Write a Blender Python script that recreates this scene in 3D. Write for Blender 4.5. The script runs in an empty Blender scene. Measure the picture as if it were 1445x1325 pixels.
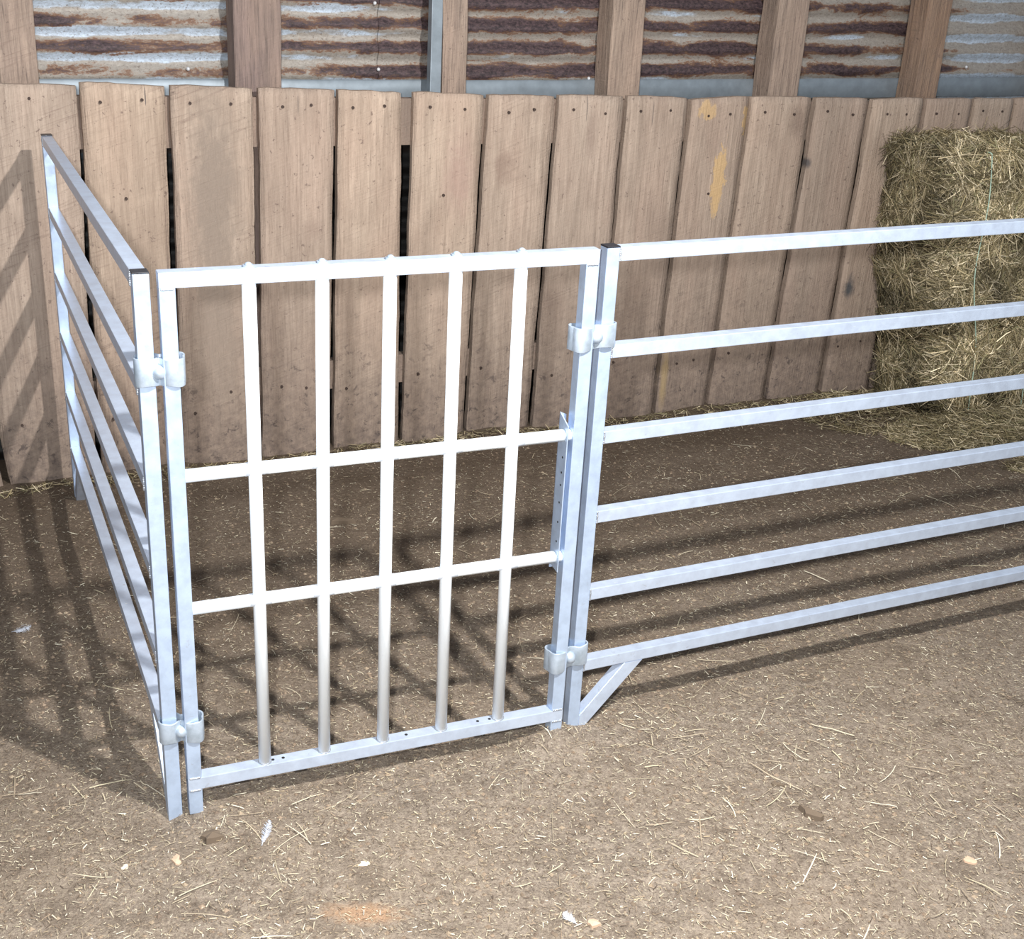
import bpy, bmesh, math, random
import numpy as np
from mathutils import Vector, Matrix, noise
random.seed(7); rng = np.random.default_rng(7)
scene = bpy.context.scene
C = bpy.context.collection

# ------------------------------------------------------------------ helpers
def tag(o, label=None, cat=None, group=None, kind=None):
    if label: o['label'] = label
    if cat: o['category'] = cat
    if group: o['group'] = group
    if kind: o['kind'] = kind
    return o
def empty(name, loc, rz=0.0, **k):
    o = bpy.data.objects.new(name, None); C.objects.link(o)
    o.location = loc; o.rotation_euler = (0, 0, rz); o.empty_display_size = .05
    return tag(o, **k)
def V2(t): return Vector((math.cos(t), math.sin(t), 0))
Z = Vector((0, 0, 1))
def link(name, bm, mat, parent=None, off=(0, 0, 0), smooth=False):
    """bmesh in world coordinates -> object, vertices made local to off"""
    me = bpy.data.meshes.new(name)
    off = Vector(off)
    bmesh.ops.recalc_face_normals(bm, faces=bm.faces)
    for v in bm.verts: v.co -= off
    if smooth:
        for f in bm.faces: f.smooth = True
    bm.to_mesh(me); bm.free()
    me.materials.append(mat)
    o = bpy.data.objects.new(name, me); C.objects.link(o)
    if parent is not None: o.parent = parent
    return o
def box(bm, o, a, b, c, bev=.0014):
    """box from corner o along vectors a, b, c"""
    o, a, b, c = Vector(o), Vector(a), Vector(b), Vector(c)
    vs = [bm.verts.new(o + a*i + b*j + c*k) for k in (0, 1) for j in (0, 1) for i in (0, 1)]
    fs = [bm.faces.new([vs[i] for i in q]) for q in
          ((0, 2, 3, 1), (4, 5, 7, 6), (0, 1, 5, 4), (2, 6, 7, 3), (0, 4, 6, 2), (1, 3, 7, 5))]
    if bev:
        es = list({e for f in fs for e in f.edges})
        bmesh.ops.bevel(bm, geom=es, offset=bev, segments=2, affect='EDGES', profile=.6)
def tube(bm, p, q, r, n=24, r2=None, caps=True):
    p, q = Vector(p), Vector(q); d = (q - p).normalized()
    u = d.orthogonal().normalized(); w = d.cross(u)
    r2 = r if r2 is None else r2
    A = [bm.verts.new(p + (u*math.cos(t) + w*math.sin(t))*r) for t in [2*math.pi*i/n for i in range(n)]]
    B = [bm.verts.new(q + (u*math.cos(t) + w*math.sin(t))*r2) for t in [2*math.pi*i/n for i in range(n)]]
    for i in range(n):
        f = bm.faces.new((A[i], A[(i+1) % n], B[(i+1) % n], B[i])); f.smooth = True
    if caps: bm.faces.new(A[::-1]); bm.faces.new(B)
def dome(bm, c, d, r, h, n=18, m=6):
    """spherical-ish cap at c pointing along d"""
    c, d = Vector(c), Vector(d).normalized(); u = d.orthogonal().normalized(); w = d.cross(u)
    rings = []
    for j in range(m):
        a = math.pi/2*j/m
        rings.append([bm.verts.new(c + (u*math.cos(t) + w*math.sin(t))*r*math.cos(a) + d*h*math.sin(a))
                      for t in [2*math.pi*i/n for i in range(n)]])
    top = bm.verts.new(c + d*h)
    for a, b in zip(rings, rings[1:]):
        for i in range(n):
            f = bm.faces.new((a[i], a[(i+1) % n], b[(i+1) % n], b[i])); f.smooth = True
    for i in range(n):
        f = bm.faces.new((rings[-1][i], rings[-1][(i+1) % n], top)); f.smooth = True
    bm.faces.new(rings[0][::-1])

# ------------------------------------------------------------------ materials
class NT:
    def __init__(s, name):
        s.m = bpy.data.materials.new(name); s.m.use_nodes = True
        s.t = s.m.node_tree; s.n = s.t.nodes; s.l = s.t.links
        s.b = s.n['Principled BSDF']
    def new(s, t, **k):
        n = s.n.new(t)
        for a, v in k.items():
            if a.startswith('_'): n.inputs[a[1:].replace('_', ' ')].default_value = v
            else: setattr(n, a, v)
        return n
    def link(s, a, b): s.l.new(a, b)
    def coord(s, kind='Object'): return s.new('ShaderNodeTexCoord').outputs[kind]
    def mapping(s, v, scale=(1, 1, 1), rot=(0, 0, 0), loc=(0, 0, 0)):
        m = s.new('ShaderNodeMapping'); s.link(v, m.inputs['Vector'])
        m.inputs['Scale'].default_value = scale; m.inputs['Rotation'].default_value = rot
        m.inputs['Location'].default_value = loc; return m.outputs[0]
    def noise(s, v, scale=5, detail=4, rough=.55, dist=0):
        n = s.new('ShaderNodeTexNoise'); s.link(v, n.inputs['Vector'])
        n.inputs['Scale'].default_value = scale; n.inputs['Detail'].default_value = detail
        n.inputs['Roughness'].default_value = rough; n.inputs['Distortion'].default_value = dist
        return n.outputs['Fac']
    def ramp(s, f, stops):
        r = s.new('ShaderNodeValToRGB'); s.link(f, r.inputs[0]); e = r.color_ramp.elements
        while len(e) < len(stops): e.new(.5)
        for x, (p, c) in zip(e, stops):
            x.position = p; x.color = (c, c, c, 1) if isinstance(c, (int, float)) else (*c, 1)
        return r.outputs[0]
    def mix(s, f, a, b, mode='MIX'):
        m = s.new('ShaderNodeMix', data_type='RGBA', blend_type=mode)
        for i, v in ((0, f), (6, a), (7, b)):
            if isinstance(v, (int, float)): m.inputs[i].default_value = v
            elif isinstance(v, tuple): m.inputs[i].default_value = (*v, 1)
            else: s.link(v, m.inputs[i])
        return m.outputs[2]
    def math(s, op, a, b=0.0, c=0.0, clamp=False):
        m = s.new('ShaderNodeMath', operation=op, use_clamp=clamp)
        for i, v in enumerate((a, b, c)):
            if isinstance(v, (int, float)): m.inputs[i].default_value = v
            else: s.link(v, m.inputs[i])
        return m.outputs[0]
    def bump(s, h, strength=.3, dist=.003):
        b = s.new('ShaderNodeBump'); b.inputs['Strength'].default_value = strength
        b.inputs['Distance'].default_value = dist; s.link(h, b.inputs['Height'])
        s.link(b.outputs[0], s.b.inputs['Normal'])
    def vadd(s, a, b):
        m = s.new('ShaderNodeVectorMath', operation='ADD'); s.link(a, m.inputs[0]); s.link(b, m.inputs[1]); return m.outputs[0]
    def set(s, **k):
        for a, v in k.items():
            i = s.b.inputs[a.replace('_', ' ')]
            if isinstance(v, (int, float)): i.default_value = v
            elif isinstance(v, tuple): i.default_value = (*v, 1)
            else: s.link(v, i)
        return s.m
    def rand(s):
        oi = s.new('ShaderNodeObjectInfo'); c = s.new('ShaderNodeCombineXYZ')
        for i, k in enumerate((7.3, 11.9, 5.1)):
            s.link(s.math('MULTIPLY', oi.outputs['Random'], k), c.inputs[i])
        return c.outputs[0], oi.outputs['Random']

def mat_metal(name, c0=(.44, .54, .70), c1=(.53, .65, .84), metallic=.50, rough=.36):
    s = NT(name); v = s.coord(); rv, _ = s.rand(); v = s.vadd(v, rv)
    a = s.noise(v, 34, 5, .65)
    b = s.noise(v, 150, 3, .6)
    col = s.mix(s.ramp(a, [(.32, 0), (.62, 1)]), c0, c1)
    sc = s.ramp(s.noise(s.mapping(v, (6, 6, 90)), 6, 4, .7), [(.70, 0), (.74, 1)])
    col = s.mix(s.math('MULTIPLY', sc, .7), col, (.95, .97, 1))
    gr = s.ramp(s.noise(v, 60, 6, .75, .4), [(.62, 0), (.72, 1)])
    col = s.mix(s.math('MULTIPLY', gr, .45), col, (.30, .28, .26))
    s.bump(b, .12, .001)
    r = s.math('MULTIPLY_ADD', a, .25, rough - .12)
    return s.set(Base_Color=col, Metallic=metallic, Roughness=r)
M_alu = mat_metal('milled_aluminium')
M_rail = mat_metal('rail_aluminium', (.53, .61, .75), (.62, .72, .88), .50, .36)
M_clamp = mat_metal('cast_galvanised', (.34, .41, .48), (.50, .58, .68), .45, .42)
def mat_tube():
    s = NT('bright_tube'); v = s.coord()
    a = s.noise(v, 14, 4, .6)
    return s.set(Base_Color=s.mix(a, (.88, .95, 1.0), (.95, .98, 1.0)), Metallic=0.0, Roughness=.45)
M_tube = mat_tube()
def mat_flat(name, col, rough=.6, metallic=0.0, var=.25, scale=60):
    s = NT(name); v = s.coord(); a = s.noise(v, scale, 4, .6)
    d = tuple(c*(1-var) for c in col)
    s.bump(a, .3, .001)
    return s.set(Base_Color=s.mix(a, d, col), Roughness=rough, Metallic=metallic)
M_tube2 = mat_flat('pale_sleeve', (.78, .84, .92), .35, .15, .1, 30)
M_black = mat_flat('black_plastic', (.02, .02, .025), .45)
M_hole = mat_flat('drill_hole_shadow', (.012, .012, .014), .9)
M_weld = mat_flat('weld_metal', (.60, .63, .68), .35, .7, .5, 300)
M_nail = mat_flat('rusty_nail_head', (.07, .045, .035), .8)
M_lead = mat_flat('lit_roofing_nail', (.92, .93, .95), .4, .2)  # white stands for the light glinting at the nail points

def mat_wood(name='rough_plank', patches=(), base=((.41, .305, .225), (.69, .54, .415)), dirty=True, streak=.5):
    """patches: (x, z, rx, rz, colour, strength) in the wall's own frame"""
    s = NT(name); v0 = s.coord(); rv, rnd = s.rand(); v = s.vadd(v0, rv)
    g1 = s.noise(s.mapping(v, (26, 26, 1.3)), 3, 6, .6, .6)
    g2 = s.noise(s.mapping(v, (130, 130, 5)), 2.2, 4, .7)
    big = s.noise(s.mapping(v, (1, 1, .55)), 6, 4, .55, 1.2)
    col = s.mix(s.ramp(g1, [(.28, 0), (.70, 1)]), base[0], base[1])
    col = s.mix(s.ramp(big, [(.38, .0), (.72, .55)]), col, (.34, .245, .18))
    # pinkish / yellowish shifts
    hue = s.noise(s.mapping(v, (1, 1, .35)), 9, 3, .5)
    col = s.mix(s.ramp(hue, [(.42, 0), (.70, .30)]), col, (.64, .44, .33))
    # dark grain streaks
    st = s.ramp(g2, [(.52, 0), (.72, 1)])
    col = s.mix(s.math('MULTIPLY', st, streak), col, (.20, .13, .09) if streak < .7 else (.09, .06, .045))
    # saw marks, slanted
    sw = s.noise(s.mapping(s.mapping(v, rot=(0, .33, 0)), (6, 6, 125)), 1.3, 4, .65, .3)
    swm = s.math('MULTIPLY', s.ramp(sw, [(.52, 0), (.66, 1)]), s.math('MULTIPLY', s.ramp(s.noise(v, 5, 3), [(.44, .0), (.60, .85)]), s.ramp(rnd, [(.35, .25), (.6, 1)])))
    col = s.mix(s.math('MULTIPLY', swm, .75), col, (.28, .19, .14))
    # specks
    sp = s.ramp(s.noise(v, 70, 4, .66, .3), [(.635, 0), (.675, 1)])
    col = s.mix(s.math('MULTIPLY', sp, .7), col, (.16, .10, .075))
    # per plank tint
    col = s.mix(1.0, col, s.ramp(rnd, [(0, (.88, .86, .86)), (.35, (1.04, 1.02, 1.0)), (.7, (.93, .93, .95)), (1, (1.05, 1.0, .93))]), 'MULTIPLY')
    sep = s.new('ShaderNodeSeparateXYZ'); s.link(v0, sep.inputs[0]); X, Zc = sep.outputs[0], sep.outputs[2]
    wob = s.noise(v0, 16, 5, .65)
    if dirty:
        h = s.math('ADD', Zc, s.math('MULTIPLY_ADD', wob, .42, -.21))
        d = s.ramp(h, [(0.0, .92), (.13, .74), (.32, .42), (.62, .12), (.9, 0)])
        dirtc = s.mix(s.ramp(s.noise(v0, 38, 5, .7), [(.35, 0), (.65, 1)]), (.13, .088, .066), (.31, .225, .165))
        col = s.mix(d, col, dirtc)
        mud = s.ramp(s.noise(v0, 30, 6, .75, .5), [(.57, 0), (.64, 1)])
        mh = s.ramp(h, [(.10, 1), (.52, .0)])
        col = s.mix(s.math('MULTIPLY', mud, mh), col, (.085, .055, .042))
        # grimy top edge
        te = s.ramp(s.math('ADD', Zc, s.math('MULTIPLY_ADD', wob, .05, -.025)), [(.5, 0), (1.0, 0), (1.0, 0)])
    for (px, pz, rx, rz, c, k) in patches:
        dx = s.math('DIVIDE', s.math('SUBTRACT', X, px), rx); dz = s.math('DIVIDE', s.math('SUBTRACT', Zc, pz), rz)
        r = s.math('SQRT', s.math('ADD', s.math('MULTIPLY', dx, dx), s.math('MULTIPLY', dz, dz)))
        amp = 0 if rx < .004 else 2.6 if c == YEL else 1.8
        w2 = s.noise(s.mapping(v0, (1, 1, .6)), 34, 7, .72, .4)
        r = s.math('ADD', r, s.math('MULTIPLY_ADD', w2, amp, -amp*.5))
        f = s.math('MULTIPLY', s.ramp(s.math('MULTIPLY', r, .5), [(.36, 1), (.44, 0)] if c == YEL or rx < .004 else [(.20, 1), (.62, 0)]), k)
        col = s.mix(f, col, c)
    col = s.mix(.14, col, (.36, .345, .34))
    hb = s.math('ADD', s.math('MULTIPLY', g2, .6), s.math('ADD', g1, s.math('MULTIPLY', sw, .4)))
    s.bump(hb, .8, .006)
    return s.set(Base_Color=col, Roughness=.85, Specular_IOR_Level=.25)
YEL = (.72, .47, .22); DK = (.09, .075, .07)
PATCH = {
 2: [(-.735, .80, .075, .30, (.33, .25, .19), 1.0), (-.735, .45, .07, .25, (.33, .25, .19), .8)],
 6: [(.141, .862, .035, .055, (.33, .22, .16), .75)],
 9: [(.905, .80, .030, .12, YEL, .95), (.835, 1.015, .035, .035, YEL, .8), (.985, .99, .016, .05, YEL, .95), (.90, .72, .02, .05, YEL, .7), (.78, .14, .014, .12, (.42, .29, .13), .8)],
 10: [(1.19, .975, .035, .06, (.27, .18, .13), .6)],
 11: [(1.249, .843, .016, .018, DK, .95)],
 12: [(1.503, .405, .022, .042, (.045, .05, .055), .95)],
 8: [(.64, 1.01, .0015, .05, DK, .8), (.70, .75, .0012, .2, (.2, .13, .1), .6)],
 7: [(.41, 1.03, .0014, .05, DK, .9), (.43, .95, .02, .07, (.36, .25, .19), .6)],
 3: [(-.45, .70, .03, .03, (.35, .24, .18), .5), (-.49, 1.05, .0012, .03, DK, .9)],
 1: [(-.905, 1.075, .0018, .03, DK, .95), (-.87, .6, .0015, .25, (.2, .13, .1), .7)],
 5: [(.0, .85, .05, .12, (.46, .29, .23), .6)],
}
M_wood = mat_wood()
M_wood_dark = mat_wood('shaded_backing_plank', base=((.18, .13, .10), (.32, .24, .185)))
M_stud = mat_wood('weathered_stud', base=((.20, .145, .11), (.56, .42, .32)), dirty=False, streak=.85)
M_studd = mat_wood('dark_weathered_stud', base=((.13, .09, .08), (.34, .24, .205)), dirty=False, streak=.85)
M_studr = mat_wood('reddish_stud', base=((.13, .07, .04), (.46, .29, .18)), dirty=False, streak=.85)

PITCH = .0665
def mat_tin():
    s = NT('rusty_corrugated_tin'); v0 = s.coord(); rv, _ = s.rand()
    sep = s.new('ShaderNodeSeparateXYZ'); s.link(v0, sep.inputs[0]); X, Zc = sep.outputs[0], sep.outputs[2]
    ph = s.math('MULTIPLY', Zc, 2*math.pi/PITCH)
    wv = s.math('SINE', s.math('ADD', ph, 2.6))                  # +1 on the rust-prone flank
    n1 = s.noise(s.mapping(v0, (2.4, 1, 9)), 1.8, 6, .66, .5)
    n2 = s.noise(s.mapping(v0, (1.0, 1, 2.0)), 75, 6, .8)
    reg = s.ramp(s.math('MULTIPLY_ADD', X, .25, .40), [(0.0, .46), (.17, .44), (.30, .47), (.36, .62), (.60, .62), (.78, .57), (.86, .46), (.90, .26), (1, .24)])
    a = s.math('ADD', s.math('MULTIPLY', wv, .17), s.math('ADD', s.math('MULTIPLY_ADD', n1, 1.1, -.55), reg))
    a = s.math('ADD', a, s.math('MULTIPLY_ADD', n2, .55, -.275))
    zinc = s.mix(s.ramp(n2, [(.35, 0), (.60, 1)]), (.38, .43, .48), (.64, .74, .86))
    dust = s.mix(s.ramp(n2, [(.3, 0), (.7, 1)]), (.25, .22, .19), (.50, .455, .40))
    zz = s.math('ADD', s.math('MULTIPLY', s.math('SINE', s.math('ADD', ph, -1.1)), .22), s.noise(s.mapping(v0, (2.6, 1, 9), loc=(5, 0, 3)), 1.6, 5, .65))
    zoff = s.ramp(s.math('MULTIPLY_ADD', X, .25, .40), [(0, .60), (.30, .60), (.36, .42), (.84, .42), (.90, .62), (1, .62)])
    zr2 = s.math('ADD', zz, s.math('SUBTRACT', zoff, .5))
    base = s.mix(s.ramp(zr2, [(.68, 0), (.76, 1)]), dust, zinc)
    col = s.mix(s.ramp(a, [(.50, 0), (.57, 1)]), base, s.mix(n2, (.10, .045, .025), (.36, .20, .11)))
    col = s.mix(s.ramp(a, [(.56, 0), (.66, 1)]), col, s.mix(s.ramp(n2, [(.42, 0), (.68, 1)]), (.026, .016, .019), (.15, .095, .098)))
    spk = s.ramp(s.noise(v0, 170, 3, .6), [(.60, 0), (.66, 1)])
    col = s.mix(s.math('MULTIPLY', spk, .6), col, (.12, .08, .06))
    met = s.ramp(a, [(.46, .12), (.54, 0)])
    cavity_shade = s.ramp(s.math('MULTIPLY', Zc, .5), [(.44, 1), (.50, 0)])  # shade of the cavity behind the planks, painted into the lower tin
    col = s.mix(cavity_shade, col, (.008, .007, .006))
    s.bump(n2, .5, .003)
    return s.set(Base_Color=col, Roughness=.6, Metallic=s.math('MULTIPLY', met, s.math('SUBTRACT', 1.0, cavity_shade)))
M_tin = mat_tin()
M_flash = mat_flat('blue_grey_flashing', (.36, .42, .47), .5, .35, .5, 25)

def mat_soil():
    s = NT('trodden_dirt'); v = s.coord('Object')
    a = s.noise(v, 2.2, 4, .55); b = s.noise(v, 60, 6, .72); c = s.noise(v, 210, 4, .75); d = s.noise(v, 11, 5, .6)
    col = s.mix(s.ramp(b, [(.30, 0), (.72, 1)]), (.125, .097, .074), (.36, .295, .235))
    col = s.mix(s.ramp(c, [(.50, 0), (.70, .7)]), col, (.50, .42, .31))
    col = s.mix(s.ramp(c, [(.30, .7), (.44, 0)]), col, (.085, .060, .042))
    col = s.mix(s.ramp(a, [(.40, 0), (.70, .30)]), col, (.30, .225, .155))
    col = s.mix(s.ramp(d, [(.50, 0), (.70, .6)]), col, (.125, .095, .07))
    sep = s.new('ShaderNodeSeparateXYZ'); s.link(v, sep.inputs[0]); X, Y = sep.outputs[0], sep.outputs[1]
    # soil colour darkens inside the pen (behind the gate line) as it nears the plank wall
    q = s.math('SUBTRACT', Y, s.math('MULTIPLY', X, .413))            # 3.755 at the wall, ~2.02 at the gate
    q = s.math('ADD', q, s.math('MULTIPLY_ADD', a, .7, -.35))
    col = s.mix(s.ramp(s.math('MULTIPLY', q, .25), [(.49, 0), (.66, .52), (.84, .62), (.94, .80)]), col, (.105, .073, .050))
    # rusty stain
    dx = s.math('DIVIDE', s.math('SUBTRACT', X, -.115), .085); dy = s.math('DIVIDE', s.math('SUBTRACT', Y, 1.605), .03)
    r = s.math('ADD', s.math('SQRT', s.math('ADD', s.math('MULTIPLY', dx, dx), s.math('MULTIPLY', dy, dy))), s.math('MULTIPLY_ADD', b, 1.2, -.6))
    col = s.mix(s.ramp(r, [(.4, .55), (1.0, 0)]), col, (.50, .29, .16))
    h = s.math('ADD', s.math('MULTIPLY', b, 1.0), s.math('MULTIPLY', c, .45))
    s.bump(h, .9, .009)
    return s.set(Base_Color=col, Roughness=.95, Specular_IOR_Level=.15)
M_soil = mat_soil()
def mat_attr(name, rough=.75, mul=(1, 1, 1), sss=0):
    s = NT(name); a = s.new('ShaderNodeAttribute', attribute_name='tint')
    return s.set(Base_Color=s.mix(1.0, a.outputs['Color'], mul, 'MULTIPLY'), Roughness=rough, Specular_IOR_Level=.3)
M_straw = mat_attr('dry_straw'); M_hay = mat_attr('green_grey_hay', .7, (1.15, 1.12, 1.08))
M_haycore = mat_flat('dark_hay_core', (.05, .04, .024), .95, 0, .7, 45)

# ------------------------------------------------------------------ layout (metres)
A0 = Vector((-.4868, 1.8362, 0)); tL = 1.966; LL = 1.4595; S = .0253; HR = .0245
G0 = Vector((-.4479, 1.8375, 0)); tG = .372; GW = .7441; SG = .0248; ZGT, ZGB, HB = 1.0032, .0769, .0247
K0 = Vector((.2601, 2.1334, 0)); tR = .4135; LR = 1.83
RZ = [1.0, .8234, .658, .4961, .3297, .1684]
dL = V2(tL); nR = Vector((dL.y, -dL.x, 0)); dG = V2(tG); nG = Vector((-dG.y, dG.x, 0)); dR = V2(tR); nP = Vector((-dR.y, dR.x, 0))
W0 = Vector((0, 3.755, 0)); PHI = math.atan(.413); dW = V2(PHI); nW = Vector((-dW.y, dW.x, 0))   # nW points away from camera

def ground(x, y):
    h = .011*noise.noise(Vector((x*1.4, y*1.4, 3.1))) + .006*noise.noise(Vector((x*5, y*5, 1.7))) + .0035*noise.noise(Vector((x*17, y*17, 9.2))) + .0018*noise.noise(Vector((x*45, y*45, 4.2)))
    def gs(cx, cy, r): return math.exp(-((x-cx)**2 + (y-cy)**2)/(r*r))
    keep = 1 - max(gs(-.475, 1.835, .16), gs(.25, 2.12, .18), gs(-1.05, 3.18, .15))
    h *= .25 + .75*keep
    h += -.017*gs(-.487, 1.825, .030) + .014*gs(.275, 2.14, .12) + .022*gs(.230, 2.105, .045) + .018*gs(-1.05, 3.16, .12)
    q = y - .413*x
    t = max(0, min(1, (q - 3.60)/.16)); h += .022*t*t*(.6 + .8*noise.noise(Vector((x*4, 0, 0))) )
    return h

# ------------------------------------------------------------------ floor
def make_floor():
    def axis(pts):
        out = []
        for a, b, st in pts: out += list(np.arange(a, b - 1e-9, st))
        return out + [pts[-1][1]]
    xs = axis([(-4, -1.6, .15), (-1.6, 2.2, .0125), (2.2, 5, .15)]); ys = axis([(-1.0, 1.4, .12), (1.4, 4.8, .0125), (4.8, 6.4, .2)])
    nx, ny = len(xs), len(ys)
    co = np.array([(x, y, ground(x, y)) for y in ys for x in xs], np.float32)
    me = bpy.data.meshes.new('floor')
    i = np.arange(nx*ny).reshape(ny, nx)
    q = np.stack([i[:-1, :-1], i[:-1, 1:], i[1:, 1:], i[1:, :-1]], -1).reshape(-1, 4)
    me.from_pydata(co.tolist(), [], q.tolist()); me.polygons.foreach_set('use_smooth', [True]*len(q))
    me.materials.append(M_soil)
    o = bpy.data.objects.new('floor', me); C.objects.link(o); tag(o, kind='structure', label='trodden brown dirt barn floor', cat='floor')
make_floor()

# ------------------------------------------------------------------ ribbons (straw, hay) built as numpy meshes
def ribbons(name, P, W, N, cols, mat, parent=None, thick=True):
    """P: (n, k, 3) centre lines, W: (n,) widths, N: (n,3) side vectors, cols: (n,3)"""
    n, k, _ = P.shape
    taper = np.ones(k); taper[-1] = .45
    side = N[:, None, :]*(W[:, None]*.5*taper[None, :])[:, :, None]
    d = P[:, -1] - P[:, 0]; up = np.cross(d, N); up /= np.linalg.norm(up, axis=1, keepdims=True) + 1e-9
    ridge = up[:, None, :]*(W[:, None]*.35*taper[None, :])[:, :, None]
    V = np.stack([P - side, P + ridge, P + side], 2)                      # n,k,3(pt),3
    verts = V.reshape(-1, 3).astype(np.float32)
    b = (np.arange(n)*k*3)[:, None, None] + (np.arange(k-1)*3)[None, :, None] + np.arange(2)[None, None, :]
    f = np.stack([b, b+1, b+4, b+3], -1).reshape(-1, 4)
    me = bpy.data.meshes.new(name)
    me.vertices.add(len(verts)); me.vertices.foreach_set('co', verts.ravel())
    me.loops.add(f.size); me.loops.foreach_set('vertex_index', f.ravel().astype(np.int32))
    me.polygons.add(len(f)); me.polygons.foreach_set('loop_start', (np.arange(len(f))*4).astype(np.int32))
    me.polygons.foreach_set('loop_total', np.full(len(f), 4, np.int32))
    me.update(calc_edges=True)
    at = me.attributes.new('tint', 'FLOAT_COLOR', 'POINT')
    c4 = np.ones((len(verts), 4), np.float32); c4[:, :3] = np.repeat(cols, k*3, axis=0); at.data.foreach_set('color', c4.ravel())
    me.materials.append(mat)
    o = bpy.data.objects.new(name, me); C.objects.link(o)
    if parent: o.parent = parent
    return o
def unit(a): return a/np.linalg.norm(a, axis=-1, keepdims=True)
GH = np.vectorize(ground)

def straw_litter(name, n, lo, hi, wlo, whi, k, palette, region, zoff, curl=.2, label=None, dens=None, tilt=.12):
    pts = []
    while len(pts) < n:
        x = rng.uniform(region[0], region[1], n); y = rng.uniform(region[2], region[3], n)
        ok = (y - .413*x < 3.73)
        if dens is not None: ok &= rng.random(n) < dens(x, y)
        pts += list(zip(x[ok], y[ok]))
    pts = np.array(pts[:n]); L = lo + (hi-lo)*rng.random(n)**2.6; w = rng.uniform(wlo, whi, n)
    a = rng.uniform(0, 2*np.pi, n); kap = rng.normal(0, curl, n)
    t = np.linspace(-.5, .5, k)
    ang = a[:, None] + kap[:, None]*t[None, :]*4
    step = (L/(k-1))[:, None]
    dx = np.cumsum(np.cos(ang)*step, 1); dy = np.cumsum(np.sin(ang)*step, 1)
    X = pts[:, :1] + dx - dx.mean(1, keepdims=True); Y = pts[:, 1:] + dy - dy.mean(1, keepdims=True)
    Zc = GH(X, Y) if k > 2 else np.repeat(GH(pts[:, 0], pts[:, 1])[:, None], k, 1)
    Zc = Zc + zoff + (rng.normal(0, tilt, n)*L)[:, None]*t[None, :] + rng.uniform(0, .003, n)[:, None]
    P = np.stack([X, Y, Zc], -1)
    N = np.stack([-np.sin(a), np.cos(a), rng.normal(0, .35, n)], -1); N = unit(N)
    pal = np.array(palette); cols = pal[rng.integers(0, len(pal), n)]*rng.uniform(.75, 1.15, (n, 1))
    o = ribbons(name, P, w, N, cols, M_straw)
    tag(o, label, 'litter', kind='stuff'); return o
STR = [(.48, .41, .29), (.58, .51, .37), (.40, .33, .23), (.72, .66, .51), (.34, .27, .19), (.50, .44, .30)]
CH = STR + [(.20, .145, .10), (.14, .10, .07), (.30, .22, .15), (.10, .07, .05), (.36, .28, .18), (.25, .19, .12)]
reg = (-1.9, 2.4, 1.42, 4.7)
front = lambda x, y: np.clip(1.25 - .42*(y - .413*x - 1.5), .22, 1)
straw_litter('straw_chaff', 120000, .003, .015, .0009, .0023, 2, CH, reg, .0012, label='fine pale and brown chaff trodden into the dirt floor', dens=front)
def d2(x, y):
    c = [(-.38, 1.76, .16), (.27, 2.06, .10), (.85, 1.98, .22), (-.62, 1.83, .12), (1.5, 3.3, .35), (.55, 1.80, .2), (-.2, 1.58, .1), (.45, 2.2, .2)]
    s_ = sum(np.exp(-((x-a)**2 + (y-b)**2)/(r*r)) for a, b, r in c)
    return np.clip(.16 + .9*s_, 0, 1)
straw_litter('loose_straw', 950, .015, .095, .0010, .0022, 5, STR, reg, .003, curl=.09, label='longer pale straw stems scattered across the dirt floor', dens=d2, tilt=.06)
def crumbs(name, n, lo, hi, cols, label):
    x = rng.uniform(reg[0], reg[1], n*2); y = rng.uniform(reg[2], reg[3], n*2)
    ok = (y - .413*x < 3.72) & (rng.random(n*2) < front(x, y)); x, y = x[ok][:n], y[ok][:n]; n = len(x)
    z = GH(x, y); r = lo + (hi-lo)*rng.random(n)**4
    base = np.array([(1, 0, 0), (0, 1, 0), (-1, 0, 0), (0, -1, 0), (0, 0, .7), (0, 0, -.5)])
    V = base[None]*r[:, None, None]*rng.uniform(.6, 1.3, (n, 6, 1)) + np.stack([x, y, z + r*.1], -1)[:, None, :]
    th = rng.uniform(0, 6.28, n)
    F = np.array([(0, 1, 4), (1, 2, 4), (2, 3, 4), (3, 0, 4), (1, 0, 5), (2, 1, 5), (3, 2, 5), (0, 3, 5)])
    f = (F[None] + (np.arange(n)*6)[:, None, None]).reshape(-1, 3)
    me = bpy.data.meshes.new(name); me.from_pydata(V.reshape(-1, 3).tolist(), [], f.tolist())
    at = me.attributes.new('tint', 'FLOAT_COLOR', 'POINT'); pal = np.array(cols)
    c4 = np.ones((n*6, 4), np.float32); c4[:, :3] = np.repeat(pal[rng.integers(0, len(pal), n)], 6, axis=0); at.data.foreach_set('color', c4.ravel())
    me.materials.append(M_straw); o = bpy.data.objects.new(name, me); C.objects.link(o)
    tag(o, label, 'dirt', kind='stuff')
crumbs('soil_crumbs', 36000, .0012, .0062, [(.20, .145, .10), (.27, .20, .14), (.30, .23, .16), (.15, .11, .08), (.18, .135, .095)], 'small brown dirt crumbs strewn over the barn floor')

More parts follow.
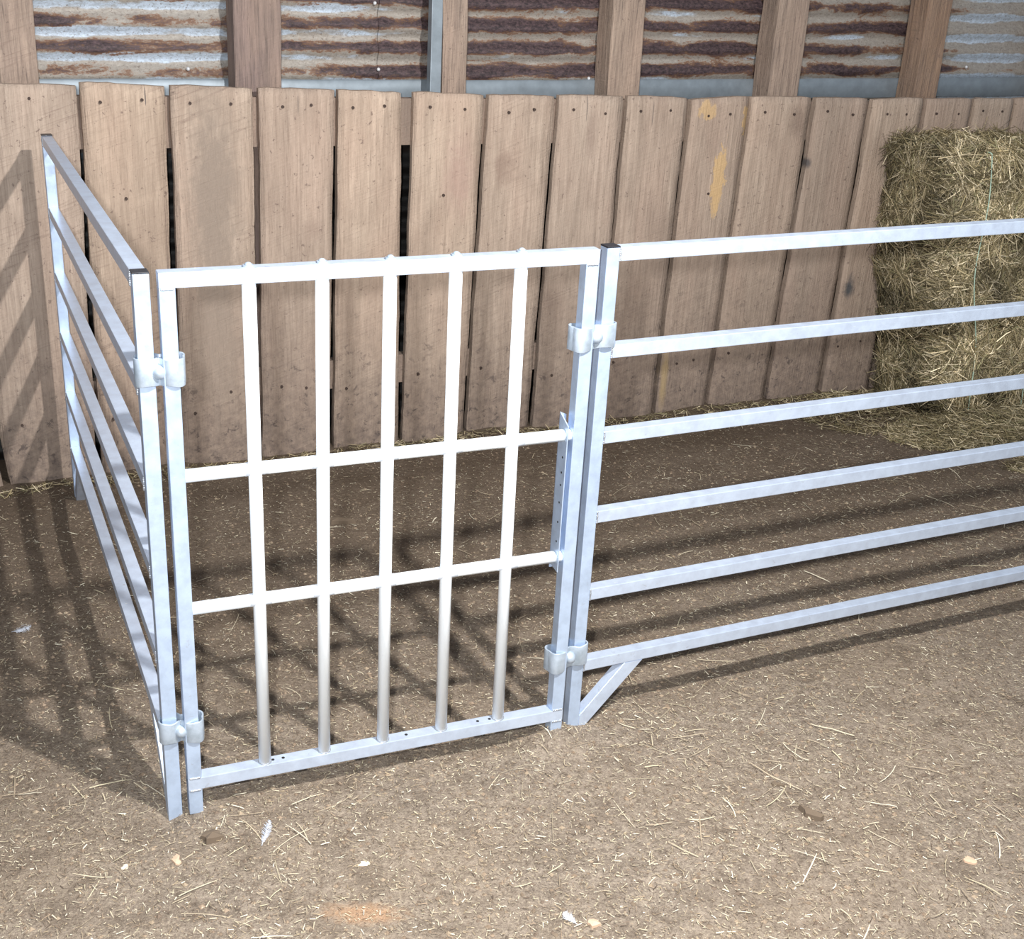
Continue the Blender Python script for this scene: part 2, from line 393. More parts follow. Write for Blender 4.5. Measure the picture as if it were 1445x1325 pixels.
# ------------------------------------------------------------------ steel hurdle panels
def weld(bm, p, d, n=7, r=.0020):
    """one rippled bead of weld metal"""
    p, d = Vector(p), Vector(d); L = d.length; u = d.normalized().orthogonal().normalized(); w = d.normalized().cross(u)
    m = n*4; rings = []
    for i in range(m + 1):
        t = i/m; rr = r*(.75 + .3*abs(math.sin(t*n*math.pi)) + .15*math.sin(t*13 + p.x*90)); rr *= .5 if i in (0, m) else 1
        rings.append([bm.verts.new(p + d*t + (u*math.cos(a) + w*math.sin(a))*rr) for a in [k*math.pi/4 for k in range(8)]])
    for A, B in zip(rings, rings[1:]):
        for k in range(8): bm.faces.new((A[k], A[(k+1) % 8], B[(k+1) % 8], B[k])).smooth = True
    bm.faces.new(rings[0][::-1]); bm.faces.new(rings[-1])
def hurdle(P0, d, n, L, label, z0, zfar, name='fence_panel', sec='front'):
    """P0: near front corner; d along, n depth"""
    root = empty(name, P0, label=label, cat='fence panel', group='aluminium pen panels beside the gate')
    def obj(nm, bm, mat, par=root, **k): return link(nm, bm, mat, par, P0, **k)
    for (t, zb) in ((0, z0), (L - S, zfar)):
        bm = bmesh.new(); box(bm, P0 + d*t + Z*zb, d*S, n*S, Z*(1.0 - zb))
        po = obj('post', bm, M_alu)
        bm = bmesh.new(); box(bm, P0 + d*t + Z*.9995 - d*.0002 - n*.0002, d*(S+.0004), n*(S+.0004), Z*.0032, .0008)
        obj('end_cap', bm, M_black, po)
    for i, z in enumerate(RZ):
        bm = bmesh.new()
        box(bm, P0 + d*(S*.98) + n*.0004 + Z*(z - HR), d*(L - 2*S*.98), n*(S - .0008), Z*HR)
        ra = obj('rail', bm, M_rail)
        for t in (S + .0008, L - S - .0008):
            bm = bmesh.new(); weld(bm, P0 + d*t - n*.0002 + Z*(z - HR), Z*HR); obj('weld_bead', bm, M_weld, ra)
    # slanted foot braces at both ends, from post foot up to the lowest rail
    zr = RZ[5] - HR
    for (t0, t1) in ((S, S + .118), (L - S, L - S - .118)):
        bm = bmesh.new(); sgn = 1 if t1 > t0 else -1
        w = d*sgn*.031
        a = P0 + d*t0 + n*.001 + Z*.004; b = P0 + d*t1 + n*.001 + Z*zr
        dn = n*(S - .002)
        vs = [a, a + w, b + w*.9, b, ]
        if sgn > 0: a_ = a
        vs = [a + Z*.034, a, a + d*sgn*.010, b + d*sgn*.022, b - d*sgn*.021]
        f1 = [bm.verts.new(v) for v in vs]; f2 = [bm.verts.new(v + dn) for v in vs]
        m = len(vs)
        bm.faces.new(f1); bm.faces.new(f2[::-1])
        for i in range(m): bm.faces.new((f1[i], f1[(i+1) % m], f2[(i+1) % m], f2[i]))
        bmesh.ops.bevel(bm, geom=list(bm.edges), offset=.0012, segments=2, affect='EDGES')
        obj('foot_brace', bm, M_rail)
    return root
hurdle(A0, dL, nR, LL, 'aluminium six-rail pen panel running back to the plank wall, left of the gate', -.018, 0.0)
hurdle(K0, dR, nP, LR, 'aluminium six-rail pen panel running off right of the gate, in front of the hay', 0.0, 0.0)

# ------------------------------------------------------------------ gate
gate = empty('pen_gate', G0, label='aluminium pen gate with five upright round bars and two cross bars', cat='gate')
def gobj(nm, bm, mat, par=gate, **k): return link(nm, bm, mat, par, G0, **k)
bm = bmesh.new(); box(bm, G0 + Z*(ZGT - HB), dG*GW, nG*SG, Z*HB); top_beam = gobj('top_beam', bm, M_rail)
bm = bmesh.new(); box(bm, G0 + Z*(ZGB - HB) - nG*.0004, dG*GW, nG*(SG+.0008), Z*HB); bot_beam = gobj('bottom_beam', bm, M_rail)
for t in (0, GW - SG):
    bm = bmesh.new(); box(bm, G0 + dG*t, dG*SG, nG*SG, Z*(ZGT - HB)); po = gobj('post', bm, M_alu)
    for zz in (ZGT - HB - .001, ZGB + .001, ZGB - HB - .001):
        bm = bmesh.new(); weld(bm, G0 + dG*(t + .002) + Z*zz - nG*.0004, dG*(SG - .004), 5, .0018); gobj('weld_bead', bm, M_weld, po)
BT = [.1398, .2579, .3714, .4853, .6028]; BB = [.1434, .2557, .3707, .4891, .6083]
# unprojected at z=0 (c) and z=1 (b)
for b1, b0 in zip(BT, BB):
    f = lambda z: G0 + dG*(b0 + (b1 - b0)*z) + nG*(SG*.5) + Z*z
    bm = bmesh.new(); tube(bm, f(ZGB - .004), f(ZGT - HB + .002), .0112, 28); gobj('vertical_bar', bm, M_tube)
    bm = bmesh.new()
    c = f(ZGT); tube(bm, c - Z*.001, c + Z*.0028, .0095, 6); dome(bm, c + Z*.0026, Z, .0062, .0045, 14, 4)
    gobj('bolt', bm, M_clamp, top_beam)
    bm = bmesh.new(); tube(bm, f(ZGB - .0005), f(ZGB + .0018), .0125, 20); gobj('weld_bead', bm, M_weld, bot_beam)
for z in (.6619, .4156):
    bm = bmesh.new(); tube(bm, G0 + dG*(SG - .001) + nG*SG*.62 + Z*z, G0 + dG*(GW - SG + .001) + nG*SG*.62 + Z*z, .0112, 28)
    cb = gobj('cross_bar', bm, M_tube)
    for b in BB:
        bm = bmesh.new(); tube(bm, G0 + dG*(b - .019) + nG*SG*.62 + Z*z, G0 + dG*(b + .019) + nG*SG*.62 + Z*z, .0117, 24); gobj('sleeve', bm, M_tube2, cb)
for hpx in (.158, .1775, .262, .418, .5655, .5905):          # drill holes in the bottom beam
    bm = bmesh.new(); c = G0 + dG*hpx + nG*SG*.52 + Z*(ZGB + .0002); tube(bm, c - Z*.001, c + Z*.0003, .0031, 14); gobj('drill_hole', bm, M_hole, bot_beam)
# latch strip standing beside the right-hand post
lp = G0 + dG*(GW - SG - .0125) - nG*.001
bm = bmesh.new()
def poly_prism(bm, pts, ext):
    f1 = [bm.verts.new(Vector(q)) for q in pts]; f2 = [bm.verts.new(Vector(q) + ext) for q in pts]; m = len(pts)
    bm.faces.new(f1); bm.faces.new(f2[::-1])
    for i in range(m): bm.faces.new((f1[i], f1[(i+1) % m], f2[(i+1) % m], f2[i]))
poly_prism(bm, [lp + Z*.39, lp + nG*.036 + Z*.395, lp + nG*.036 + Z*.700, lp + Z*.684], dG*.0022)
poly_prism(bm, [lp + nG*.034 + Z*.385, lp + nG*.034 + dG*.0125 + Z*.385, lp + nG*.034 + dG*.0125 + Z*.695, lp + nG*.034 + Z*.700], nG*.002)
strip = gobj('latch_strip', bm, M_alu)
for z in (.62, .59, .565, .53, .49, .45):
    bm = bmesh.new(); tube(bm, lp + nG*.012 + Z*z - dG*.0006, lp + nG*.012 + Z*z + dG*.001, .0022, 10); gobj('drill_hole', bm, M_hole, strip)
for z in (.6619, .4156):
    bm = bmesh.new(); tube(bm, lp + nG*SG*.62 + Z*z - dG*.0012, lp + nG*SG*.62 + Z*z + dG*.0030, .0126, 24); gobj('weld_bead', bm, M_clamp, strip)

# ------------------------------------------------------------------ clamps joining neighbouring posts
def clamp(pl, pr, z0, z1, label):
    """pl: outer front corner of left post, pr: outer front corner of the right post"""
    u = (pr - pl); W = u.length; u.normalize(); v = Vector((-u.y, u.x, 0))
    base = Vector((pl.x, pl.y, z0)); root = empty('post_clamp', base, label=label, cat='clamp', group='clamps joining gate posts to panel posts')
    h = z1 - z0; S_ = .0275; mid = W/2
    def curve(side):                                     # side -1 front, +1 back
        pts = []
        c = S_/2
        half = [(-.0055, c - .002*0), (-.0065, c - .008), (-.0045, c - .0145), (0.000, c - .0185), (.007, c - .0200), (.015, c - .0198), (.0215, c - .0175), (.0262, c - .0125), (mid - .002, c - .0085)]
        full = half + [(W - a, b) for a, b in half[::-1]]
        if side > 0: full = [(a, 2*c - b) for a, b in full]
        return full
    for side, nm in ((-1, 'front_plate'), (1, 'back_plate')):
        pts = curve(side)
        # smooth the plan outline
        for _ in range(2):
            q = [pts[0]]
            for a, b in zip(pts, pts[1:]): q += [(a[0]*.75+b[0]*.25, a[1]*.75+b[1]*.25), (a[0]*.25+b[0]*.75, a[1]*.25+b[1]*.75)]
            pts = q + [pts[-1]]
        bm = bmesh.new(); rows = []
        for (a, b) in pts:
            lift = .0018*math.sin((a/W)*2*math.pi*1.0)**2
            rows.append([bm.verts.new(base + u*a + v*b + Z*zz) for zz in (0 + lift, h*.5, h - lift)])
        for r1, r2 in zip(rows, rows[1:]):
            for j in range(2): bm.faces.new((r1[j], r2[j], r2[j+1], r1[j+1])).smooth = True
        o = link(nm, bm, M_clamp, root, base)
        so = o.modifiers.new('t', 'SOLIDIFY'); so.thickness = .0032; so.offset = 0
        bv = o.modifiers.new('b', 'BEVEL'); bv.width = .0009; bv.segments = 2
    bm = bmesh.new(); c = base + u*mid + Z*h*.5 + v*(S_/2)
    tube(bm, c - v*.012, c + v*.016, .0042, 14); dome(bm, c - v*.0095, -v, .0125, .0145, 24, 8)
    link('bolt', bm, M_clamp, root, base)
    bm = bmesh.new(); tube(bm, c + v*.0125, c + v*.0185, .0078, 6); link('nut', bm, M_clamp, root, base)
pl1, pr1 = A0, G0 + dG*SG
pl2, pr2 = G0 + dG*(GW - SG), K0 + dR*S
clamp(pl1, pr1, .822, .868, 'upper galvanised clamp joining the left panel post to the gate')
clamp(pl1, pr1, .156, .199, 'lower galvanised clamp joining the left panel post to the gate, near the ground')
clamp(pl2, pr2, .822, .866, 'upper galvanised clamp joining the gate to the right panel post')
clamp(pl2, pr2, .165, .211, 'lower galvanised clamp joining the gate to the right panel post, above the brace')

# ------------------------------------------------------------------ plank lining
def at(sx, d, z): return Vector((sx, d, z))            # wall frame: x along, y away from camera
lining = empty('plank_lining', W0, PHI, label='chest-high lining of rough upright wooden planks behind the pen', cat='fence')
TL = [(-1.451,1.114),(-1.069,1.112),(-.837,1.103),(-.598,1.095),(-.373,1.087),(-.15,1.08),(.082,1.07),(.312,1.068),(.546,1.064),(.774,1.051),(.999,1.056),(1.248,1.051),(1.475,1.044),(1.706,1.044),(1.912,1.042),(2.097,1.041),(2.325,1.04)]
TR = [(-1.08,1.105),(-.854,1.10),(-.616,1.093),(-.385,1.086),(-.170,1.078),(.073,1.07),(.306,1.064),(.537,1.062),(.763,1.056),(.993,1.058),(1.234,1.053),(1.463,1.047),(1.693,1.047),(1.903,1.042),(2.09,1.041),(2.31,1.039),(2.55,1.038)]
BX = [-1.353,-1.102,-.864,-.621,-.398,-.168,.05,.288,.533,.752,.968,1.213,1.448,1.671,1.887,2.094,2.344,2.58]
BZ = [.0,.0,.0,.0,.0,.0,.0,.0,.0,.0,.0,.0,.0,.0,.0,.0,.0]
gapb = [.016,.016,.016,.012,.015,.015,.015,.015,.014,.016,.015,.016,.015,.015,.014,.014,.014,.014]
def plank(i, tl, tr, bl, br, mat, par, d0=0.0, thick=.026, z0=-.03, name='plank'):
    ctr = (tl[0] + tr[0] + bl + br)/4
    nz, nxx = 44, 9; bm = bmesh.new(); sd = random.uniform(0, 100)
    twist = random.uniform(-.003, .003); off = random.uniform(-.003, .003) + d0
    F = []; B = []
    for j in range(nz + 1):
        t = j/nz; z_ = z0 + (1)*(t)
        row, rowb = [], []
        lz = tl[1]; rz = tr[1]
        xl = bl + (tl[0]-bl)*t + .0035*noise.noise(Vector((sd, t*7, 0))) + .0012*noise.noise(Vector((sd, t*40, 0)))
        xr = br + (tr[0]-br)*t + .0035*noise.noise(Vector((sd+9, t*7, 0))) + .0012*noise.noise(Vector((sd+9, t*40, 0)))
        for k in range(nxx + 1):
            a = k/nxx; x = xl + (xr-xl)*a
            zt = (lz + (rz-lz)*a) + .003*noise.noise(Vector((x*25, sd, 5)))*(1)
            if k in (0, nxx): zt -= .002
            z = z0 + (zt - z0)*t
            edge = min(a, 1-a)
            d = off + twist*(a-.5)*2 + .0012*noise.noise(Vector((x*30, z*2.5, sd))) + (.0045 if edge < 1e-6 else 0)
            if j == nz: d += .003
            row.append(bm.verts.new((x, d, z))); rowb.append(bm.verts.new((x, off + thick, z)))
        F.append(row); B.append(rowb)
    for j in range(nz):
        for k in range(nxx):
            bm.faces.new((F[j][k], F[j][k+1], F[j+1][k+1], F[j+1][k])).smooth = True
            bm.faces.new((B[j][k], B[j+1][k], B[j+1][k+1], B[j][k+1]))
        bm.faces.new((F[j][0], F[j+1][0], B[j+1][0], B[j][0])); bm.faces.new((F[j][-1], B[j][-1], B[j+1][-1], F[j+1][-1]))
    for k in range(nxx):
        bm.faces.new((F[-1][k], F[-1][k+1], B[-1][k+1], B[-1][k])); bm.faces.new((F[0][k], B[0][k], B[0][k+1], F[0][k+1]))
    return link(name, bm, mat, par)
# vertices are already in the wall frame (parent rotates them)
for i in range(-1, 17):
    if i == -1:
        tl, tr, bl, br = (-1.70, 1.115), (-1.462, 1.115), -1.62, -1.366
    else:
        tl, tr, bl, br = TL[i], TR[i], BX[i] + gapb[i]/2, BX[i+1] - gapb[i+1]/2
    m = M_wood if i not in PATCH else mat_wood('rough_plank_marked', PATCH[i])
    z0 = -.03
    if i >= 5: tl = (tl[0] + .0035, tl[1]); tr = (tr[0] - .0035, tr[1])
    if i == 4: tr = (-.185, tr[1])
    pk = plank(i, tl, tr, bl, br, m, lining, z0=z0)
    hs = [(.22, .045), (.72, .05)] if i % 3 else [(.30, .05), (.68, .045)]
    for (a, dz) in hs + ([(.45, .30)] if i % 4 == 1 else []):
        x = tl[0] + (tr[0]-tl[0])*a; z = tl[1] - dz + random.uniform(-.006, .006)
        bm = bmesh.new(); tube(bm, (x, -.0045, z), (x, .004, z), .0040, 12); link('nail', bm, M_nail, pk)
    for a in (.25, .7):
        x = bl + (br-bl)*(a + random.uniform(-.08, .08)); z = random.uniform(.17, .26)
        bm = bmesh.new(); tube(bm, (x, -.0045, z), (x, .004, z), .0040, 12); link('nail', bm, M_nail, pk)
for (a0, a1, b0, b1) in ((.945, 1.085, .90, 1.015), (.20, .29, .20, .29)):
    bm = bmesh.new(); y0, y1 = .0295, .062
    x0, x1 = -1.75, 2.6
    vs = [bm.verts.new(q) for q in ((x0, y0, a0), (x1, y0, b0), (x1, y0, b1), (x0, y0, a1), (x0, y1, a0), (x1, y1, b0), (x1, y1, b1), (x0, y1, a1))]
    for q in ((0, 1, 2, 3), (4, 7, 6, 5), (3, 2, 6, 7), (0, 4, 5, 1), (0, 3, 7, 4), (1, 5, 6, 2)): bm.faces.new([vs[i] for i in q])
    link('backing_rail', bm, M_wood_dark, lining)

# ------------------------------------------------------------------ tin wall behind, with studs
back = empty('wall_back', W0, PHI, kind='structure', label='rusty corrugated tin barn wall behind the planks', cat='wall')
def tin(x0, x1, ph, d, name='corrugated_sheet'):
    bm = bmesh.new(); z0, z1 = -.02, 2.3; st = PITCH/12; nz = int((z1-z0)/st)
    xs = np.linspace(x0, x1, max(6, int((x1-x0)/.05)))
    prev = None
    for j in range(nz + 1):
        z = z0 + j*st
        row = []
        for x in xs:
            w = .0085*math.sin(2*math.pi*z/PITCH + ph)
            dd = d + w + .004*noise.noise(Vector((x*3, z*3, ph)))
            row.append(bm.verts.new((x, dd, z + .006*noise.noise(Vector((x*1.5, 0, 7))))))
        if prev:
            for a, b, c, e in zip(prev, prev[1:], row[1:], row): bm.faces.new((a, b, c, e)).smooth = True
        prev = row
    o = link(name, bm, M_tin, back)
    return o
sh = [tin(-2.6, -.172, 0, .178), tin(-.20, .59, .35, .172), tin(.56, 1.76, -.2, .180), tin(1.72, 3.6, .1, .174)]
for (x, z) in ((-.758, 1.128), (-.201, 1.126), (-.214, 1.308), (.529, 1.293), (.495, 1.098), (1.301, 1.087), (2.0, 1.13)):
    par = sh[0] if x < -.18 else sh[1] if x < .57 else sh[2] if x < 1.74 else sh[3]
    bm = bmesh.new(); dome(bm, (x, .166, z), (0, -1, 0), .0055, .007, 12, 4); link('roofing_nail', bm, M_lead, par)
bm = bmesh.new()
vs = []
for j, z in enumerate((1.03, 1.045, 1.066, 1.090, 1.094)):
    vs.append([bm.verts.new((x, .158 + .004*noise.noise(Vector((x*6, z*30, 2))) + (.005 if j in (0, 4) else 0), z + .010*max(0, min(1, (-x+.2)/1.2)) + .002*noise.noise(Vector((x*9, z, 2))))) for x in np.linspace(-2.6, 3.6, 160)])
for a, b in zip(vs, vs[1:]):
    for k in range(len(a)-1): bm.faces.new((a[k], a[k+1], b[k+1], b[k])).smooth = True
link('flashing_strip', bm, M_flash, back)
ST = [(-1.262, -1.163, M_stud, 0), (-.648, -.518, M_studd, .0), (-.036, .040, M_stud, -.012), (.512, .624, M_stud, -.01), (1.103, 1.220, M_stud, 0), (1.700, 1.798, M_studr, 0), (2.29, 2.40, M_stud, 0), (-1.86, -1.76, M_studd, 0)]
for (a, b, m, lean) in ST:
    bm = bmesh.new(); n = 30; rows = []
    sd = random.random()*50
    for j in range(n + 1):
        z = -.02 + 2.3*j/n; l_ = lean*(z - 1.07)*2 + .0
        w1 = .004*noise.noise(Vector((sd, z*6, 0))); w2 = .004*noise.noise(Vector((sd+5, z*6, 0)))
        rows.append([bm.verts.new(q) for q in ((a + w1 + l_ + .003, .066, z), (b + w2 + l_ - .003, .066, z), (b + w2 + l_, .069, z), (b + w2 + l_, .155, z), (a + w1 + l_, .155, z), (a + w1 + l_, .069, z))])
    for r1, r2 in zip(rows, rows[1:]):
        for k in range(6): bm.faces.new((r1[k], r1[(k+1) % 6], r2[(k+1) % 6], r2[k]))
    bm.faces.new(rows[0][::-1]); bm.faces.new(rows[-1])
    link('stud', bm, m, back)
bm = bmesh.new(); box(bm, (-.074, .070, -.02), (.034, 0, 0), (0, .03, 0), (0, 0, 2.3), .002); link('weathered_batten', bm, M_flash, back)
bm = bmesh.new(); box(bm, (-2.6, .30, -.05), (6.2, 0, 0), (0, .03, 0), (0, 0, 1.15), 0); link('gap_blackout', bm, M_hole, back)  # unseen dark board added so no light leaks through the plank gaps

# ------------------------------------------------------------------ hay bale standing on end against the planks
BW, BD, BHt = .50, .33, .925
BL0 = 1.665
bale_loc = W0 + dW*(BL0 + BW/2) - nW*(.012 + BD/2)
gz = .0
bale = empty('hay_bale', (bale_loc.x, bale_loc.y, gz), PHI, label='greenish hay bale stood on end against the planks, tied with pale green twine', cat='hay bale')
def shear(P):
    P = np.array(P, float); P[..., 0] += -.135*(P[..., 2]/BHt) + .012*np.sin(P[..., 2]*9)
    return P
def bale_surface(n):
    """random points on front/left/right/top, with outward normals, in bale frame (origin base centre)"""
    ar = np.array([BW*BHt*1.5, BD*BHt*1.3, BD*BHt*.4, BW*BD*1.2]); f = rng.choice(4, n, p=ar/ar.sum())
    u, v = rng.random(n), rng.random(n)
    P = np.zeros((n, 3)); N = np.zeros((n, 3))
    for k in range(4):
        m = f == k
        if k == 0: P[m] = np.stack([(u[m]-.5)*BW, np.full(m.sum(), -BD/2), v[m]*BHt], -1); N[m] = (0, -1, 0)
        if k == 1: P[m] = np.stack([np.full(m.sum(), -BW/2), (u[m]-.5)*BD, v[m]*BHt], -1); N[m] = (-1, 0, 0)
        if k == 2: P[m] = np.stack([np.full(m.sum(), BW/2), (u[m]-.5)*BD, v[m]*BHt], -1); N[m] = (1, 0, 0)
        if k == 3: P[m] = np.stack([(u[m]-.5)*BW, (v[m]-.5)*BD, np.full(m.sum(), BHt)], -1); N[m] = (0, 0, 1)
    # round the vertical and top edges, add lumps
    c = np.array([0, 0, BHt/2]); q = P - c
    hx, hy, hz = BW/2, BD/2, BHt/2; r = .05
    inner = np.clip(q, -np.array([hx-r, hy-r, hz-r]), np.array([hx-r, hy-r, hz-r])); dd = q - inner
    ln = np.linalg.norm(dd, axis=1, keepdims=True) + 1e-9; NN = dd/ln
    P = inner + NN*r + c
    lump = np.array([noise.noise(Vector(p*9)) + .6*noise.noise(Vector(p*22)) for p in P])
    grooves = .006*np.cos(P[:, 2]*2*np.pi/.115 + 2*np.sin(P[:, 0]*7))
    P = P + NN*(lump*.018 + grooves*(np.abs(NN[:, 2]) < .5))[:, None]
    return P, NN, lump
bm = bmesh.new()
bmesh.ops.create_cube(bm, size=1.0)
bmesh.ops.subdivide_edges(bm, edges=list(bm.edges), cuts=14, use_grid_fill=True)
for v in bm.verts:
    p = Vector((v.co.x*(BW-.045), v.co.y*(BD-.045), (v.co.z+.5)*(BHt-.03) + .004))
    k = noise.noise(p*10)*.014
    d = Vector((v.co.x, v.co.y, v.co.z)).normalized()
    e = sorted((abs(v.co.x), abs(v.co.y), abs(v.co.z)))
    rnd = max(0, e[1] - .42)*.25
    p += d*k - d*rnd
    if p.z < .01: p.z = .002
    q = shear(np.array(p)); v.co = Vector(q)
core = link('packed_hay', bm, M_haycore, bale, smooth=True)
nS = 30000
P, N, lump = bale_surface(nS)
k = 4
Ls = .045 + .115*rng.random(nS)**1.4; ws = rng.uniform(.0014, .0036, nS)
t1 = unit(np.cross(N, rng.normal(0, 1, (nS, 3))))
# hay at the left side hangs more vertically, front strands lie flatter
bias = np.where(N[:, 0:1] < -.4, np.array([[0, .15, -.9]]), np.array([[.45, 0, -.25]]))
t1 = unit(t1 + bias*rng.uniform(0, 1.1, (nS, 1))); t1 = unit(t1 - N*(t1*N).sum(1, keepdims=True)*.8 + N*rng.normal(.03, .13, (nS, 1))*np.where(N[:, 2:3] > .5, 2.0, 1.0))
side = unit(np.cross(t1, N) + N*rng.normal(0, .5, (nS, 1)))
tt = np.linspace(-.5, .5, k)
cur = rng.normal(0, .55, nS)
Pl = P[:, None, :] + t1[:, None, :]*(Ls[:, None]*tt[None, :])[:, :, None] + side[:, None, :]*((Ls*cur)[:, None]*(tt**2)[None, :])[:, :, None] + N[:, None, :]*(.007*rng.random(nS)[:, None] - .010*(tt**2)[None, :]*4)[:, :, None]
pal = np.array([(.30, .25, .14), (.44, .37, .23), (.22, .185, .10), (.58, .50, .34), (.15, .12, .065), (.38, .32, .20), (.78, .69, .50), (.30, .28, .16), (.11, .09, .05)])
cols = pal[rng.integers(0, len(pal), nS)]*rng.uniform(.6, 1.15, (nS, 1))*np.clip(1 + lump*1.1, .45, 1.4)[:, None]*np.where(N[:, :1] < -.35, .68, 1.0)*np.where(N[:, 2:3] > .5, 1.15, 1.0)  # shade painted in: left side and hollows darker, top lighter
Pl = shear(Pl); Pl[..., 2] = np.maximum(Pl[..., 2], .003); Pl[..., 1] = np.minimum(Pl[..., 1], BD/2 + .004)
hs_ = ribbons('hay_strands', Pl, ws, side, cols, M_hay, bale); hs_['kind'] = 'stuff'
M_twine = mat_flat('pale_green_twine', (.62, .82, .66), .6, 0, .25, 200)
for tx in (-.115, .125):
    bm = bmesh.new()
    path = []
    for q in np.linspace(0, 1, 40): path.append((tx + .003*math.sin(q*9), -BD/2 - .019 + .004*math.sin(q*14), .02 + (BHt - .03)*q))
    for q in np.linspace(0, 1, 14): path.append((tx, -BD/2 - .008 + (BD - .0)*q, BHt - .006))
    path = [Vector(shear(np.array(p_))) for p_ in path]
    for a, b in zip(path, path[1:]): tube(bm, a, b, .0019, 6, caps=False)
    link('twine', bm, M_twine, bale)
# hay spilled round the bale's foot
def heap(name, n, cx, cy, rx, ry, hmax, lab, rot=PHI, Lr=(.02, .085)):
    r = np.sqrt(rng.random(n)); a = rng.uniform(0, 2*np.pi, n); u, v = r*np.cos(a), r*np.sin(a)
    X = cx + rx*u*math.cos(rot) - ry*v*math.sin(rot); Y = cy + rx*u*math.sin(rot) + ry*v*math.cos(rot)
    ok = (Y - .413*X < 3.74); X, Y, r = X[ok], Y[ok], r[ok]; n = len(X)
    H = hmax*(1 - r**1.5)*rng.random(n)
    Zc = GH(X, Y) + .004 + H
    L_ = rng.uniform(*Lr, n); th = rng.uniform(0, 2*np.pi, n); el = rng.normal(0, .22, n)
    d = np.stack([np.cos(th)*np.cos(el), np.sin(th)*np.cos(el), np.sin(el)], -1)
    sd_ = unit(np.cross(d, np.array([0, 0, 1.0])) + np.array([0, 0, 1])*rng.normal(0, .5, (n, 1)))
    c_ = rng.normal(0, .3, n)
    P = np.stack([X, Y, Zc], -1)[:, None] + d[:, None]*(L_[:, None]*tt[None])[:, :, None] + sd_[:, None]*((L_*c_)[:, None]*(tt**2)[None])[:, :, None]
    P[..., 2] = np.maximum(P[..., 2], np.repeat((GH(X, Y) + .001)[:, None], k, 1))
    cc = pal[rng.integers(0, len(pal), n)]*rng.uniform(.65, 1.15, (n, 1))
    o = ribbons(name, P, rng.uniform(.0012, .0028, n), sd_, cc, M_hay)
    tag(o, lab, 'hay', kind='stuff')
bc = W0 + dW*(BL0 + .10) - nW*(.012 + BD + .10)
heap('spilled_hay', 8500, bc.x + .06, bc.y + .03, .42, .17, .07, 'loose greenish hay spilled in front of the bale foot')
b2 = W0 + dW*(BL0 - .14) - nW*.20
heap('spilled_hay', 1500, b2.x, b2.y, .30, .20, .022, 'thin scatter of hay left of the bale against the plank wall')
b3 = W0 + dW*(BL0 + .20) - nW*(.75)
heap('spilled_hay', 1500, b3.x + .1, b3.y + .03, .36, .10, .012, 'thin scatter of hay on the dirt between bale and pen panel')

b4 = W0 + dW*.35 - nW*.05
heap('spilled_hay', 2600, b4.x, b4.y, 1.9, .045, .018, 'thin line of old hay and litter along the foot of the plank wall', Lr=(.01, .05))

# ------------------------------------------------------------------ small things lying on the dirt
def chip(x, y, rx, ry, h, rot, mat, name, label, group=None, seed=0, cat='wood chip'):
    bm = bmesh.new(); n = 9; z = ground(x, y) + .0005; lo, hi, top = [], [], []
    for i in range(n):
        t = 2*math.pi*i/n; k_ = 1 + .8*noise.noise(Vector((math.cos(t)*1.3, math.sin(t)*1.3, seed)))
        px, py = rx*math.cos(t)*k_, ry*math.sin(t)*k_
        X = px*math.cos(rot) - py*math.sin(rot); Y = px*math.sin(rot) + py*math.cos(rot)
        lo.append(bm.verts.new((x + X, y + Y, z))); hi.append(bm.verts.new((x + X*.93, y + Y*.93, z + h*(.8 + .4*noise.noise(Vector((X*80, Y*80, seed)))))))
    bm.faces.new(lo[::-1]); c = bm.verts.new((x, y, z + h*1.25))
    for i in range(n):
        bm.faces.new((lo[i], lo[(i+1) % n], hi[(i+1) % n], hi[i])); bm.faces.new((hi[i], hi[(i+1) % n], c))
    o = link(name, bm, mat, None, (x, y, z)); o.location = (x, y, z); tag(o, label, cat, group)
M_chip = mat_flat('pale_wood_chip', (.78, .68, .52), .8); M_chip2 = mat_flat('tan_bark_chip', (.60, .42, .29), .85); M_clod = mat_flat('dark_dirt_clod', (.15, .11, .075), .95)
chip(-.121, 1.725, .011, .0065, .002, .3, M_chip, 'wood_chip', 'pale cream wood chip on the dirt in front of the gate', seed=1)
chip(.952, 1.783, .013, .009, .004, -.6, M_chip2, 'wood_chip', 'tan bark chip alone on the dirt at far right foreground', seed=2)
chip(-.53, 1.69, .008, .005, .003, .8, M_chip, 'wood_chip', 'small pale wood chip on the dirt at lower left', seed=3)
chip(-.445, 1.712, .012, .008, .004, 1.8, M_chip2, 'wood_chip', 'tan chip in the dirt in front of the left gate post', seed=4)
chip(.265, 1.592, .012, .008, .005, .3, M_chip2, 'wood_chip', 'tan chip beside the small grey feather at the bottom edge', seed=6)
chip(.70, 1.895, .022, .011, .012, -.5, M_clod, 'dirt_clod', 'dark wedge-shaped dirt clod on the open dirt at right foreground', seed=7, cat='dirt clod')
chip(.655, 1.985, .016, .005, .005, -.3, M_clod, 'dirt_clod', 'small dark sliver of dirt beyond the wedge-shaped clod', seed=8, cat='dirt clod')
chip(-.30, 3.10, .035, .015, .014, .1, M_clod, 'dirt_clod', 'dark lump of dirt inside the pen seen through the gate bars', seed=9, cat='dirt clod')
chip(-.395, 1.775, .022, .012, .012, .4, M_clod, 'dirt_clod', 'brown lump of dirt among straw in front of the left gate post', seed=10, cat='dirt clod')
